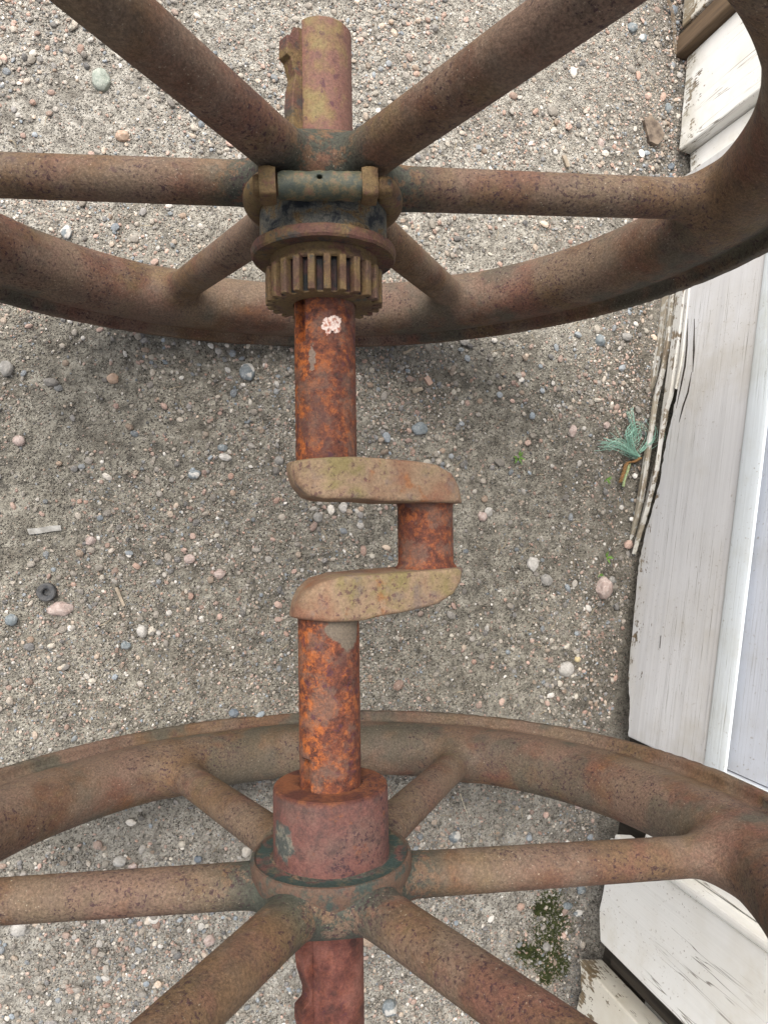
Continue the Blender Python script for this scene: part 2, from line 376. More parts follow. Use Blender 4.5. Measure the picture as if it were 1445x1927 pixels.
def simple(name, c, rough=.8, c2=None, sc_=60):
    n = NM(name, rough)
    n.color(n.ramp(n.noise(sc_, 4, .6), [(.38, c), (.62, c2 or tuple(v*.6 for v in c))])); return n.m

M_CAST, M_SHAFT, M_TAN, M_GEAR, M_FLANGE, M_GREASE, M_BAR, M_BOSS = cast_rust(), shaft_rust(), tan_rust(), gear_rust(), gear_rust('flange_rust', True), grease(), green_bar(), boss_rust()
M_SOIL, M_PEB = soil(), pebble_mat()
M_RAIL = wood_paint('dirty_white_rail_paint', (.62, .62, .625), .675, .75, grime=.35)
M_MOULD = wood_paint('skylit_moulding_paint', (.66, .71, .74), .66, .1, grime=.15)  # white paint with bluish sky light put into the colour
M_PANEL = wood_paint('skylit_panel_paint', (.57, .60, .66), .69, .4, grime=.1)  # white door paint, greyed and blued by sky light in the colour
M_CASE = wood_paint('chalky_white_casing_paint', (.88, .875, .84), .68, .25, vertical=True, grime=.3)
M_PEEL = wood_paint('peeling_white_paint', (.72, .69, .61), .60, .3, vertical=True, bare=(.27, .20, .12))
M_SLIV = wood_paint('splintered_white_paint', (.56, .55, .52), .64, .4, bare=(.25, .19, .13))
M_BARE = bare_wood()
M_DARK = bare_wood('dark_gap_wood', (.06, .05, .04), (.02, .017, .014))  # near-black wood, shade of the wall's gaps and cracks put into its colour
M_CHIP = bare_wood('dry_wood_chip', (.34, .28, .21), (.18, .15, .11))

# ------------------------------------------------------------------ ground
GZ = -.668
WALLX = lambda y: WP[0] + (y)*WD[0]/WD[1]
def ground_h(x, y):
    P = np.stack([x, y, 0*x], -1)
    h = (fbm(P*2.2+3, 3)-.5)*.03 + (fbm(P*11+9, 3)-.5)*.012 + (fbm(P*55+1, 3)-.5)*.0055
    d = x-(WALLX(y)-.03)                                    # little drip trench at the foot of the wall
    h = h - .028*np.exp(-(d/.045)**2)
    far = np.clip((np.hypot(x, y)-3)/3, 0, 1)
    return GZ + h*(1-far)
def nonuni(a, b, h, far, k):
    c = np.arange(a, b, h); g = np.geomspace(h, far, k)
    return np.concatenate([a-np.cumsum(g)[::-1], c, c[-1]+np.cumsum(g)])
gx = nonuni(-1.25, 1.25, .0065, 2.5, 30); gy = nonuni(-1.75, 2.1, .0065, 2.5, 30)
X, Y = np.meshgrid(gx, gy, indexing='ij'); Z = ground_h(X, Y)
nx, ny = X.shape; I = np.arange(nx*ny).reshape(nx, ny)
F = np.stack([I[:-1, :-1], I[1:, :-1], I[1:, 1:], I[:-1, 1:]], -1).reshape(-1, 4)
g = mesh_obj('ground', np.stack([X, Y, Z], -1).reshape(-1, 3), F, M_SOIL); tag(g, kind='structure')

# ------------------------------------------------------------------ the doorway wall
shed = empty('shed', tuple(wpos(-.3, GZ, 0)))
tag(shed, 'white timber wall with a worn panelled door and peeling casings beside the gravel', 'building')
SO = np.array(shed.location)
TOP = 1.25
def prism(name, poly, w0, w1, mat, parent=shed, bev=.003, org=None):
    """poly: list of (s,t) on the wall, solid between offsets w0 (back) and w1 (front)"""
    P = np.array([wpos(s, t, w1) for s, t in poly]+[wpos(s, t, w0) for s, t in poly])-SO
    k = len(poly); F = [list(range(k)), list(range(2*k-1, k-1, -1))]+[[i, i+k, (i+1) % k+k, (i+1) % k] for i in range(k)]
    o = mesh_obj(name, P, F, mat, parent, smooth=False)
    bm = bmesh.new(); bm.from_mesh(o.data); bmesh.ops.recalc_face_normals(bm, faces=bm.faces); bm.to_mesh(o.data); bm.free()
    if bev: bevel(o, bev)
    return o
def rough_edge(p, q, n, amp, seed):
    r = np.random.default_rng(seed); out = []
    for i in range(n+1):
        u = i/n; a = amp*(r.random()-.5)*(0 if i in (0, n) else 1)
        out.append((p[0]+(q[0]-p[0])*u, p[1]+(q[1]-p[1])*u+a))
    return out
def polyline(pts, n, amp, seed):
    out = []
    for i in range(len(pts)-1): out += rough_edge(pts[i], pts[i+1], n, amp, seed+i)[:-1]
    return out+[pts[-1]]
px = lambda pts, w=0.0: [st(x, y, w) for x, y in pts]

door = empty('door', (0, 0, 0), shed)
sA, sB = -.522, .905                                     # door ends
tR = st(1375, 1050)[1]                                   # top of the bottom rail
edge = px([(1180, 1386), (1183, 1330), (1180, 1271), (1189, 1180), (1197, 1085), (1202, 1050), (1213, 1000), (1225, 960), (1240, 905), (1248, 850), (1261, 790), (1272, 740), (1290, 640), (1292, 590)])
edge = polyline(edge, 7, .004, 3)
edge += rough_edge(edge[-1], (sB, -.655), 10, .004, 8)[1:]
rail = prism('bottom_rail', edge+[(sB, tR), (sA, tR)], -.035, 0, M_RAIL, door, .004)
for a, b in ((sA, sA+.020), (sB-.115, sB)):
    prism('stile', [(a, tR+.0015), (b, tR+.0015), (b, TOP-.1), (a, TOP-.1)], -.035, -.0015, M_PANEL, door)
prism('middle_rail', [(sA+.022, .40), (sB-.117, .40), (sB-.117, .56), (sA+.022, .56)], -.035, -.0015, M_PANEL, door)
prism('panel', [(sA+.0225, tR+.002), (sB-.118, tR+.002), (sB-.118, .398), (sA+.0225, .398)], -.036, -.014, M_PANEL, door, 0)
prism('panel', [(sA+.0225, .562), (sB-.118, .562), (sB-.118, TOP-.1), (sA+.0225, TOP-.1)], -.036, -.014, M_PANEL, door, 0)
# applied moulding: half-round strip along the bottom with a mitred return at each end
tM = st(1416, 1050)[1]
def moulding(s0, s1, t0, t1, wd, mat, seg=8):
    V = []; F = []
    prof = [(0, 0)]+[(.5-.5*math.cos(math.pi*u/seg), .55+.45*math.sin(math.pi*u/seg)) for u in range(seg+1)]+[(1, 0)]
    H = .007; loops = [((s0, t0), (1, 1)), ((s1, t0), (-1, 1)), ((s1, t1), (-1, -1)), ((s0, t1), (1, -1))]
    for (s, t), (ds, dt) in loops:
        for u, v in prof: V.append(wpos(s+ds*u*.024, t+dt*u*wd, -.0012+v*H)-SO)
    k = len(prof)
    for a in range(4):
        b = (a+1) % 4
        for i in range(k-1): F.append([a*k+i, b*k+i, b*k+i+1, a*k+i+1])
    o = mesh_obj('moulding', V, F, mat, door, smooth=False)
    bm = bmesh.new(); bm.from_mesh(o.data); bmesh.ops.recalc_face_normals(bm, faces=bm.faces); bm.to_mesh(o.data); bm.free()
    return o
moulding(sA-.003, sB-.02, tR-.004, .40, tM-tR, M_MOULD)
# splinters torn off the foot of the bottom rail
spl = [
    ([(1244, 560), (1240, 600), (1232, 655), (1226, 690), (1216, 735), (1203, 790), (1197, 806)], [(1207, 795), (1222, 735), (1232, 690), (1241, 655), (1250, 600), (1256, 560)], .004),
    ([(1257, 560), (1250, 640), (1243, 690), (1228, 750), (1214, 840), (1204, 900), (1196, 950), (1186, 1000), (1179, 1036)], [(1184, 1012), (1196, 972), (1204, 935), (1211, 890), (1219, 830), (1231, 750), (1245, 690), (1254, 640), (1261, 560)], .008),
    ([(1267, 560), (1262, 640), (1254, 700), (1246, 760), (1236, 850), (1225, 910), (1213, 960), (1200, 1000), (1188, 1042)], [(1194, 1020), (1206, 978), (1220, 932), (1232, 882), (1239, 830), (1250, 770), (1259, 740), (1267, 690), (1277, 620), (1281, 560)], .006),
]
spl.append(([(1286, 560), (1283, 620), (1275, 690), (1268, 730)], [(1270, 732), (1279, 690), (1287, 625), (1290, 560)], .003))
for k, (a, b, w) in enumerate(spl):
    A = px(a, w); B = px(b, w)
    A[0] = (A[0][0]+.2, A[0][1]); B[-1] = (B[-1][0]+.2, B[-1][1])
    prism('splinter', polyline(A+B, 3, .0022, 20+k), w-.012, w, M_SLIV, door, .001)
for pts in ([(1294, 600), (1292, 650), (1288, 690), (1281, 725), (1272, 768)], [(1301, 700), (1294, 738), (1285, 764), (1277, 795)], [(1306, 600), (1305, 660), (1303, 700)], [(1243, 1196), (1241, 1220)]):
    L = [(x-1.6*math.sin(math.pi*(i+.15)/(len(pts)-.7)), y) for i, (x, y) in enumerate(pts)]; Rr = [(x+1.6*math.sin(math.pi*(i+.15)/(len(pts)-.7)), y) for i, (x, y) in enumerate(pts)]
    prism('crack', polyline(px(L)+px(Rr[::-1]), 3, .0008, 41), -.0015, .0006, M_DARK, door, 0)
# casings, jambs and corner boards
def board(name, poly, w0, w1, mat, bev=.004): return prism(name, poly, w0, w1, mat, shed, bev)
board('casing', rough_edge((.970, -.664), (1.236, -.680), 8, .003, 4)+[(1.236, TOP), (.970, TOP)], -.03, .020, M_CASE)
board('casing', rough_edge((sB+.004, -.645), (.966, -.655), 4, .003, 5)+[(.966, TOP), (sB+.004, TOP)], -.03, -.010, M_CASE, .002)
board('batten', [(1.240, -.715), (1.300, -.700), (1.300, TOP), (1.240, TOP)], -.02, .045, M_BARE, .004)
board('corner_board', rough_edge((1.302, -.672), (1.56, -.69), 8, .005, 6)+[(1.56, TOP), (1.302, TOP)], -.02, .052, M_PEEL)
board('jamb', polyline([(-.528, -.44), (-.56, -.47), (-.640, -.468), (-.690, -.495), (-.738, -.50)], 3, .006, 9)[::-1]+[(-.528, TOP), (-.738, TOP)], -.05, -.012, M_CASE, .002)
board('stop_bead', [(-.7395, -.56), (-.757, -.56), (-.757, TOP), (-.7395, TOP)], -.02, .026, M_CASE, .006)
board('casing', polyline([(-.7585, -.585), (-.86, -.584), (-.93, -.592), (-.992, -.572)], 3, .003, 12)[::-1]+[(-.7585, TOP), (-.992, TOP)], -.03, .020, M_CASE)
board('corner_board', polyline([(-1.062, -.628), (-1.12, -.60), (-1.18, -.62), (-1.30, -.60)], 4, .012, 13)[::-1]+[(-1.062, TOP), (-1.30, TOP)], -.03, .034, M_PEEL)
board('backing_board', [(-.994, -.60), (-1.060, -.60), (-1.060, TOP), (-.994, TOP)], -.06, -.035, M_DARK, 0)
board('sill_beam', [(-1.75, -.78), (2.1, -.78), (2.1, -.50), (-1.75, -.50)], -.16, -.062, M_DARK, .004)
board('wall_panel', [(-1.75, -.50+.002), (2.1, -.498), (2.1, TOP), (-1.75, TOP)], -.16, -.064, M_CASE, 0)
for a, b in ((1.564, 2.1), (-1.304, -1.75)):
    lo, hi = min(a, b), max(a, b)
    board('siding', [(lo, -.62), (hi, -.62), (hi, TOP), (lo, TOP)], -.06, .0, M_PEEL, .003)
board('head_casing', [(-1.0, TOP-.098), (1.24, TOP-.098), (1.24, TOP+.04), (-1.0, TOP+.04)], -.058, .058, M_CASE, .004)

# ------------------------------------------------------------------ crankshaft assembly
crank = empty('crankshaft', (0, 0, 0))
tag(crank, 'rusty crankshaft with a pair of big six-spoked cast iron flywheels and a toothed gear', 'crankshaft')
Y1, Y2, RS = .464, -.476, .0413
ALPHA = .1505
def sd_wheel(P, hub_only=False):
    x, y, z = P[..., 0], P[..., 1], P[..., 2]
    r = np.hypot(x, z)
    # rim: bull-nosed inner bead flowing into a wider flat tread
    bead = (np.sqrt((np.abs((r-.596)/.062))**2.3+(np.abs(y)/.052)**2.3+1e-9)-1)*.051
    qx = np.abs(r-.6600)-.0070; qy = np.abs(y)-.0595
    tread = np.hypot(np.maximum(qx, 0), np.maximum(qy, 0))+np.minimum(np.maximum(qx, qy), 0)-.0028
    rim = smin(bead, tread, .022)
    hx = r-.074; hy = np.abs(y)-.018
    hub = np.hypot(np.maximum(hx, 0), np.maximum(hy, 0))+np.minimum(np.maximum(hx, hy), 0)-.012
    d = 1e9
    for k in range(6):
        a = ALPHA+k*math.pi/3; ca, sa = math.cos(a), math.sin(a)
        u = x*ca+z*sa; v = -x*sa+z*ca
        uu = np.clip(u, .05, .60); t = (uu-.05)/.55
        R = .0345-.0050*t+.010*np.exp(-((uu-.05)/.05)**2); A = .0285-.0015*t
        q = np.sqrt((v/R)**2+(y/A)**2+((u-uu)/R)**2+1e-9)
        d = smin(d, (q-1)*np.minimum(R, A), .028) if k else (q-1)*np.minimum(R, A)
    body = smin(smin(d, hub, .032), rim, .040)
    return body
V, F = surface_nets(sd_wheel, (-.69, -.078, -.69), (.69, .078, .69), .0062, 3)
V = V+((fbm(V*9, 3)-.5)*.0035)[:, None]*np.array([1, .6, 1])*(V/np.maximum(np.linalg.norm(V, axis=1), .05)[:, None])  # uneven casting
fc = V[F].mean(1); fr = np.hypot(fc[:, 0], fc[:, 2]); fa = np.arctan2(fc[:, 2], fc[:, 0])
sec = (np.round((fa-ALPHA)/(math.pi/3)).astype(int)) % 6
key = np.where(fr < .118, 6, np.where(fr > .505, 7, sec))
parts = split_mesh(V, F, key)
names = {6: 'hub', 7: 'rim'}
wheels = []
for yy, lab in ((Y1, 'flywheel behind the toothed gear and clamp collar'), (Y2, 'flywheel with a plain round boss on its hub')):
    w = empty('flywheel', (0, yy, 0), crank); w['label'] = lab
    for k, (v, f) in parts.items():
        if yy == Y1:
            o = mesh_obj(names.get(k, 'spoke'), v, f, M_CAST, w)
        else:
            src = next(c for c in wheels[0].children if c.get('pk') == int(k)); o = src.copy(); C.objects.link(o); o.parent = w
        o['pk'] = int(k)
    wheels.append(w)
for w in wheels:
    for c in w.children: del c['pk']

def lathe(name, prof, mat, parent, seg=96, y0=0, sgn=1, sharp=True, wob=0.0, ang=28):
    """prof: (r, y) pairs, y measured along the shaft from y0 times sgn"""
    V = []; n = len(prof); th = np.linspace(0, 2*math.pi, seg, endpoint=False)
    for r, y in prof:
        for t in th: V.append((r*math.cos(t), y0+sgn*y, r*math.sin(t)))
    V = np.array(V)
    if wob: V += (fbm(V*60, 3)-.5)[:, None]*wob*2
    F = []
    for i in range(n-1):
        for j in range(seg):
            q = [i*seg+j, i*seg+(j+1) % seg, (i+1)*seg+(j+1) % seg, (i+1)*seg+j]; F.append(q if sgn < 0 else q[::-1])
    if prof[0][0] > 0: F.append(list(range(seg)) if sgn > 0 else list(range(seg))[::-1])
    if prof[-1][0] > 0: F.append([(n-1)*seg+j for j in range(seg)][::-1] if sgn > 0 else [(n-1)*seg+j for j in range(seg)])
    o = mesh_obj(name, V, F, mat, parent)
    bm = bmesh.new(); bm.from_mesh(o.data); bmesh.ops.recalc_face_normals(bm, faces=bm.faces); bm.to_mesh(o.data); bm.free()
    o.data.set_sharp_from_angle(angle=R_(ang)) if hasattr(o.data, 'set_sharp_from_angle') else None
    return o

# shaft: round bar with a keyway cut into its ends
KA = R_(153)
def notched(y0, y1, notch, mat, name='shaft', depth=.012, kw=.021, end=0):
    th = np.linspace(0, 2*math.pi, 121)[:-1]; hw = math.asin(kw/2/RS); pts = []
    if notch:
        for t in np.linspace(KA+hw, KA-hw+2*math.pi, 110): pts.append((RS*math.cos(t), RS*math.sin(t)))
        e = np.array([math.cos(KA), math.sin(KA)]); q = np.array([-e[1], e[0]])
        rb = math.sqrt(RS**2-(kw/2)**2)-depth
        for s in (-1, 1): p = e*rb+q*s*kw/2; pts.append(tuple(p))
    else: pts = [(RS*math.cos(t), RS*math.sin(t)) for t in th]
    k = len(pts); ys = np.linspace(y0, y1, max(2, int(abs(y1-y0)/.004))); V = []
    for y in ys:
        for a, b in pts: V.append((a, y, b))
    V = np.array(V); rr = 1+(fbm(V*70, 3)-.5)*.016
    V[:, 0] *= rr; V[:, 2] *= rr
    F = [[i*k+j, i*k+(j+1) % k, (i+1)*k+(j+1) % k, (i+1)*k+j] for i in range(len(ys)-1) for j in range(k)]
    if end:
        # small chamfer on the free end
        s = 1 if end > 0 else -1; b0 = (len(ys)-1)*k if end > 0 else 0
        c0 = len(V); V = np.concatenate([V, np.array([(a*.94, (y1 if end > 0 else y0)+s*.003, b*.94) for a, b in pts])])
        F += [[b0+j, b0+(j+1) % k, c0+(j+1) % k, c0+j] for j in range(k)]
        F.append([c0+j for j in range(k)])
        F.append([j if end > 0 else (len(ys)-1)*k+j for j in range(k)])
    else: F += [list(range(k)), [(len(ys)-1)*k+j for j in range(k)]]
    o = mesh_obj(name, V, F, mat, crank)
    bm = bmesh.new(); bm.from_mesh(o.data); bmesh.ops.recalc_face_normals(bm, faces=bm.faces); bm.to_mesh(o.data); bm.free()
    o.data.set_sharp_from_angle(angle=R_(35)); return o
def join(objs, name):
    import itertools
    a = objs[0]; bm = bmesh.new()
    for o in objs: bm.from_mesh(o.data)
    bm.to_mesh(a.data); bm.free(); a.name = name
    for o in objs[1:]: bpy.data.objects.remove(o)
    return a
yk1 = atz(560, 640, .03)[1]; yk2 = atz(572, 1432, .03)[1]
YE = atz(610, 33, .04)[1]
join([notched(yk1, YE, True, M_SHAFT, end=1), notched(.070, yk1, False, M_SHAFT)], 'shaft')
join([notched(yk2, -.105, False, M_SHAFT), notched(-.80, yk2, True, M_SHAFT, end=-1)], 'shaft')

# the tapered keys driven into the keyways outside each wheel
def keyblock(name, prof, hw, mat):
    """prof: (y, r_out) outline of the key seen from the side, r from the shaft centre"""
    e = np.array([math.cos(KA), math.sin(KA)]); q = np.array([-e[1], e[0]]); V = []
    for s in (-1, 1):
        for y, r in prof: p = e*r+q*s*hw; V.append((p[0], y, p[1]))
    k = len(prof); F = [list(range(k)), [2*k-1-i for i in range(k)]]+[[i, (i+1) % k, (i+1) % k+k, i+k] for i in range(k)]
    o = mesh_obj(name, V, F, mat, crank, smooth=False)
    bm = bmesh.new(); bm.from_mesh(o.data); bmesh.ops.recalc_face_normals(bm, faces=bm.faces); bm.to_mesh(o.data); bm.free()
    return bevel(o, .0014)
ky = lambda y: atz(545, y, .02)[1]
keyblock('key', [(.49, .028), (ky(56), .028), (ky(56), .046), (ky(79), .047), (ky(80), .063), (ky(116), .064), (ky(121), .057), (ky(150), .050), (ky(172), .054), (ky(205), .056), (.49, .056)], .0098, M_FLANGE)
kb = lambda y: atz(565, y, .02)[1]
keyblock('key', [(-.495, .028), (-.495, .055), (kb(1800), .055), (kb(1822), .053), (kb(1850), .047), (kb(1868), .043), (kb(1880), .046), (kb(1888), .057), (kb(1912), .057), (kb(1945), .052), (kb(1965), .028)], .0098, M_SHAFT)

# crank webs and pin
PINC = (.1555, -.050)
def sd_poly(px_, py_, poly):
    d = np.full(px_.shape, 1e9); s = np.ones(px_.shape); n = len(poly)
    for i in range(n):
        ax_, ay_ = poly[i]; bx_, by_ = poly[i-1]
        ex, ey = bx_-ax_, by_-ay_; wx, wy = px_-ax_, py_-ay_
        t = np.clip((wx*ex+wy*ey)/(ex*ex+ey*ey), 0, 1); bx2, by2 = wx-ex*t, wy-ey*t
        d = np.minimum(d, bx2**2+by2**2)
        c1 = py_ >= ay_; c2 = py_ < by_; c3 = ex*wy > ey*wx
        f = (c1 & c2 & c3) | (~c1 & ~c2 & ~c3); s = np.where(f, -s, s)
    return s*np.sqrt(d)
def web(pts):
    poly = []
    for x, y in pts:
        z = .040
        for _ in range(3): q = atz(x, y, z); z = .040-.050*np.clip(q[0]/.1555, 0, 1)
        poly.append((q[0], q[1]))
    poly = np.array(poly)
    a2, b2 = np.array([0., 0.]), np.array(PINC); e = b2-a2; L = e@e
    def f(P):
        d1 = sd_poly(P[..., 0], P[..., 1], poly)
        wx, wz = P[..., 0], P[..., 2]; t = np.clip((wx*e[0]+wz*e[1])/L, 0, 1)
        d2 = np.hypot(wx-e[0]*t, wz-e[1]*t)-(.0545+.0055*t)
        return smax(d1, d2, .007)
    lo = (-.075, poly[:, 1].min()-.012, -.125); hi = (.235, poly[:, 1].max()+.012, .075)
    V, F = surface_nets(f, lo, hi, .0026, 2)
    V = V+((fbm(V*30, 3)-.5)*.0022)[:, None]*np.array([.3, 1, .8])
    return mesh_obj('crank_web', V, F, M_TAN, crank)
web([(537, 865), (600, 862), (670, 861), (766, 868), (815, 876), (845, 891), (862, 915), (872, 947), (790, 946), (724, 944), (690, 941), (610, 940), (582, 933), (560, 912), (547, 888)])
web([(551, 1168), (559, 1140), (574, 1115), (600, 1095), (640, 1084), (730, 1077), (800, 1072), (873, 1068), (865, 1095), (847, 1117), (815, 1135), (760, 1149), (712, 1158), (680, 1166), (620, 1169)])
pin = lathe('crank_pin', [(.043, -.068), (.0465, -.064), (.0425, -.059), (.0408, -.055), (.0408, .026), (.0425, .031), (.0475, .0345), (.047, .045)], M_SHAFT, crank, wob=.0004)
pin.location = (PINC[0], 0, PINC[1])

# collar, clamp and gear on the inner side of the first wheel (offsets from the wheel towards the crank)
sg = -1
hubset = empty('gear_collar', (0, Y1, 0), crank)
def sd_ring(P):
    x, y, z = P[..., 0], P[..., 1]+.024, P[..., 2]; r = np.hypot(x, z)
    d = np.hypot((r-.090)/1.0, y*1.0)-.0185
    gap = np.maximum(np.abs(x)-.060, .03-z)                   # open under the clamp bar
    return smax(d, -gap, .006)
V, F = surface_nets(sd_ring, (-.12, -.06, -.12), (.12, .01, .12), .0035, 2)
mesh_obj('clamp_ring', V, F, M_GEAR, hubset)
lathe('collar', [(.060, .010), (.0835, .012), (.086, .030), (.0862, .092), (.080, .094)], M_GREASE, hubset, sgn=-1, wob=.0014)
lathe('flange', [(.070, .086), (.094, .0875), (.0970, .0895), (.0980, .093), (.0976, .1015), (.0955, .1045), (.088, .1030), (.070, .1030)], M_FLANGE, hubset, sgn=-1, wob=.0009)
lathe('stepped_sleeve', [(.070, .090), (.0725, .1000), (.0728, .1185), (.071, .1205), (.060, .1205)], M_GEAR, hubset, sgn=-1, wob=.0005)
def gear():
    n = 24; ro, rr = .0792, .0655; y0, y1 = -.1195, -.165; V = []; pts = []
    for k in range(n):
        a = 2*math.pi*(k+.5)/n
        for da, r in ((-.5, rr), (-.27, rr+.0004), (-.235, ro-.0016), (-.18, ro), (.18, ro), (.235, ro-.0016), (.27, rr+.0004)):
            t = a+da*2*math.pi/n; pts.append((r*math.cos(t), r*math.sin(t)))
    k = len(pts); inner = [(.0425*math.cos(2*math.pi*i/k), .0425*math.sin(2*math.pi*i/k)) for i in range(k)]
    a0 = math.atan2(pts[0][1], pts[0][0])
    inner = [(.0425*math.cos(math.atan2(p[1], p[0])), .0425*math.sin(math.atan2(p[1], p[0]))) for p in pts]
    for y, P in ((y0, inner), (y0, pts), (y1, pts), (y1, inner)):
        for p in P: V.append((p[0], y, p[1]))
    F = []
    for L in range(3):
        for i in range(k): j = (i+1) % k; F.append([L*k+i, L*k+j, (L+1)*k+j, (L+1)*k+i])
    o = mesh_obj('gear', V, F, M_GEAR, hubset, smooth=False)
    bm = bmesh.new(); bm.from_mesh(o.data); bmesh.ops.recalc_face_normals(bm, faces=bm.faces); bm.to_mesh(o.data); bm.free()
    return bevel(o, .0012, 2, 25)
gear()
# clamp bar lying across the top of the collar
bc = atz(597, 350, .104)
bar = empty('clamp_bar', (bc[0], bc[1]-Y1, bc[2]), hubset)
def rod(name, x0, x1, ry, rz, mat, parent, seg=28, wob=.0006, square=2.6, dz=0, dy=0):
    V = []; xs = np.linspace(x0, x1, max(3, int((x1-x0)/.004)))
    for i, x in enumerate(xs):
        k = .93 if i in (0, len(xs)-1) else 1
        for j in range(seg):
            t = 2*math.pi*j/seg; c, s = math.cos(t), math.sin(t)
            V.append((x, dy+k*ry*np.sign(c)*abs(c)**(2/square), dz+k*rz*np.sign(s)*abs(s)**(2/square)))
    V = np.array(V); V[:, 1:] += (fbm((V+np.array(parent.location))*110, 3)-.5)[:, None]*wob*2
    n = len(xs); F = [[i*seg+j, i*seg+(j+1) % seg, (i+1)*seg+(j+1) % seg, (i+1)*seg+j] for i in range(n-1) for j in range(seg)]
    F += [list(range(seg)), [(n-1)*seg+j for j in range(seg)]]
    o = mesh_obj(name, V, F, mat, parent)
    bm = bmesh.new(); bm.from_mesh(o.data); bmesh.ops.recalc_face_normals(bm, faces=bm.faces); bm.to_mesh(o.data); bm.free()
    o.data.set_sharp_from_angle(angle=R_(50)); return o
mmx = lambda p: atz(p, 350, .104)[0]-bc[0]
tube = rod('tube', mmx(524), mmx(679), .0165, .0165, M_BAR, bar, wob=.0018, square=2.3)
rod('nut', mmx(489), mmx(520), .0186, .0186, M_GEAR, bar, square=7, wob=.0009)
rod('nut', mmx(678), mmx(706), .0188, .0186, M_GEAR, bar, square=7, wob=.0009)
rod('bolt_end', mmx(705), mmx(733), .0115, .0125, M_GEAR, bar, wob=.0018, dz=-.002, dy=-.001)
rod('bolt_end', mmx(477), mmx(490), .0125, .0125, M_GEAR, bar, wob=.0018, dz=-.002)
# oil hole in the top of the tube
m = tube.modifiers.new('hole', 'BOOLEAN'); cut = lathe('hole_cutter', [(.0035, -.012), (.0035, .03)], M_DARK, None, seg=16)
cut.data.transform(Matrix.Translation((bc[0]+mmx(601), bc[1]+.004, bc[2]+.016)) @ Matrix.Rotation(R_(90), 4, 'X'))
m.object = cut; m.operation = 'DIFFERENCE'; m.solver = 'EXACT'
bpy.context.view_layer.update()
me = bpy.data.meshes.new_from_object(tube.evaluated_get(bpy.context.evaluated_depsgraph_get()))
tube.modifiers.clear(); tube.data = me; bpy.data.objects.remove(cut)

bar.rotation_euler = (0, -ALPHA, .03)
# boss and ringed flange on the second wheel, towards the crank
boss = empty('hub_boss', (0, Y2, 0), crank)
lathe('boss', [(.0745, .020), (.0790, .030), (.0775, .036), (.0770, .124), (.0758, .1285), (.0735, .130), (.0425, .1295), (.041, .127)], M_BOSS, boss, sgn=1, wob=.0006)
lathe('flange_ring', [(.100, .0), (.1075, .020), (.1078, .034), (.1060, .0385), (.1030, .0390), (.1005, .0360), (.098, .0352), (.074, .0365)], M_BOSS, boss, sgn=1, wob=.0008)
for yy, s in ((Y1, 1), (Y2, -1)):
    lathe('hub_collar', [(.062, .022), (.0565, .036), (.0535, .047), (.050, .051), (.040, .052)], M_CAST, wheels[0 if s > 0 else 1], sgn=s, wob=.0008)

# ------------------------------------------------------------------ gravel
ico = bmesh.new(); bmesh.ops.create_icosphere(ico, subdivisions=1, radius=1); ICO = (np.array([v.co[:] for v in ico.verts]), np.array([[v.index for v in f.verts] for f in ico.faces])); ico.free()
ico = bmesh.new(); bmesh.ops.create_icosphere(ico, subdivisions=2, radius=1); ICO2 = (np.array([v.co[:] for v in ico.verts]), np.array([[v.index for v in f.verts] for f in ico.faces])); ico.free()
ico = bmesh.new(); bmesh.ops.create_icosphere(ico, subdivisions=4, radius=1); ICO4 = (np.array([v.co[:] for v in ico.verts]), np.array([[v.index for v in f.verts] for f in ico.faces])); ico.free()
PAL = 1.08*np.array([(.34, .30, .25), (.29, .27, .24), (.23, .21, .185), (.19, .185, .18), (.40, .35, .29), (.44, .30, .245), (.42, .29, .235), (.37, .235, .18), (.20, .235, .26), (.23, .26, .285),
                (.52, .48, .42), (.62, .59, .54), (.46, .42, .35), (.12, .12, .12), (.30, .22, .16), (.50, .40, .31), (.26, .235, .20), (.29, .26, .215)])
KEEP = [(70, 999, 24), (100, 994, 24), (89, 1114, 26), (785, 735, 20), (227, 1122, 22), (1220, 250, 36), (1175, 840, 52), (1145, 1050, 14), (1175, 895, 22), (190, 147, 24), (113, 1146, 26), (1140, 1106, 30), (465, 701, 20), (790, 807, 20), (1060, 308, 12)]
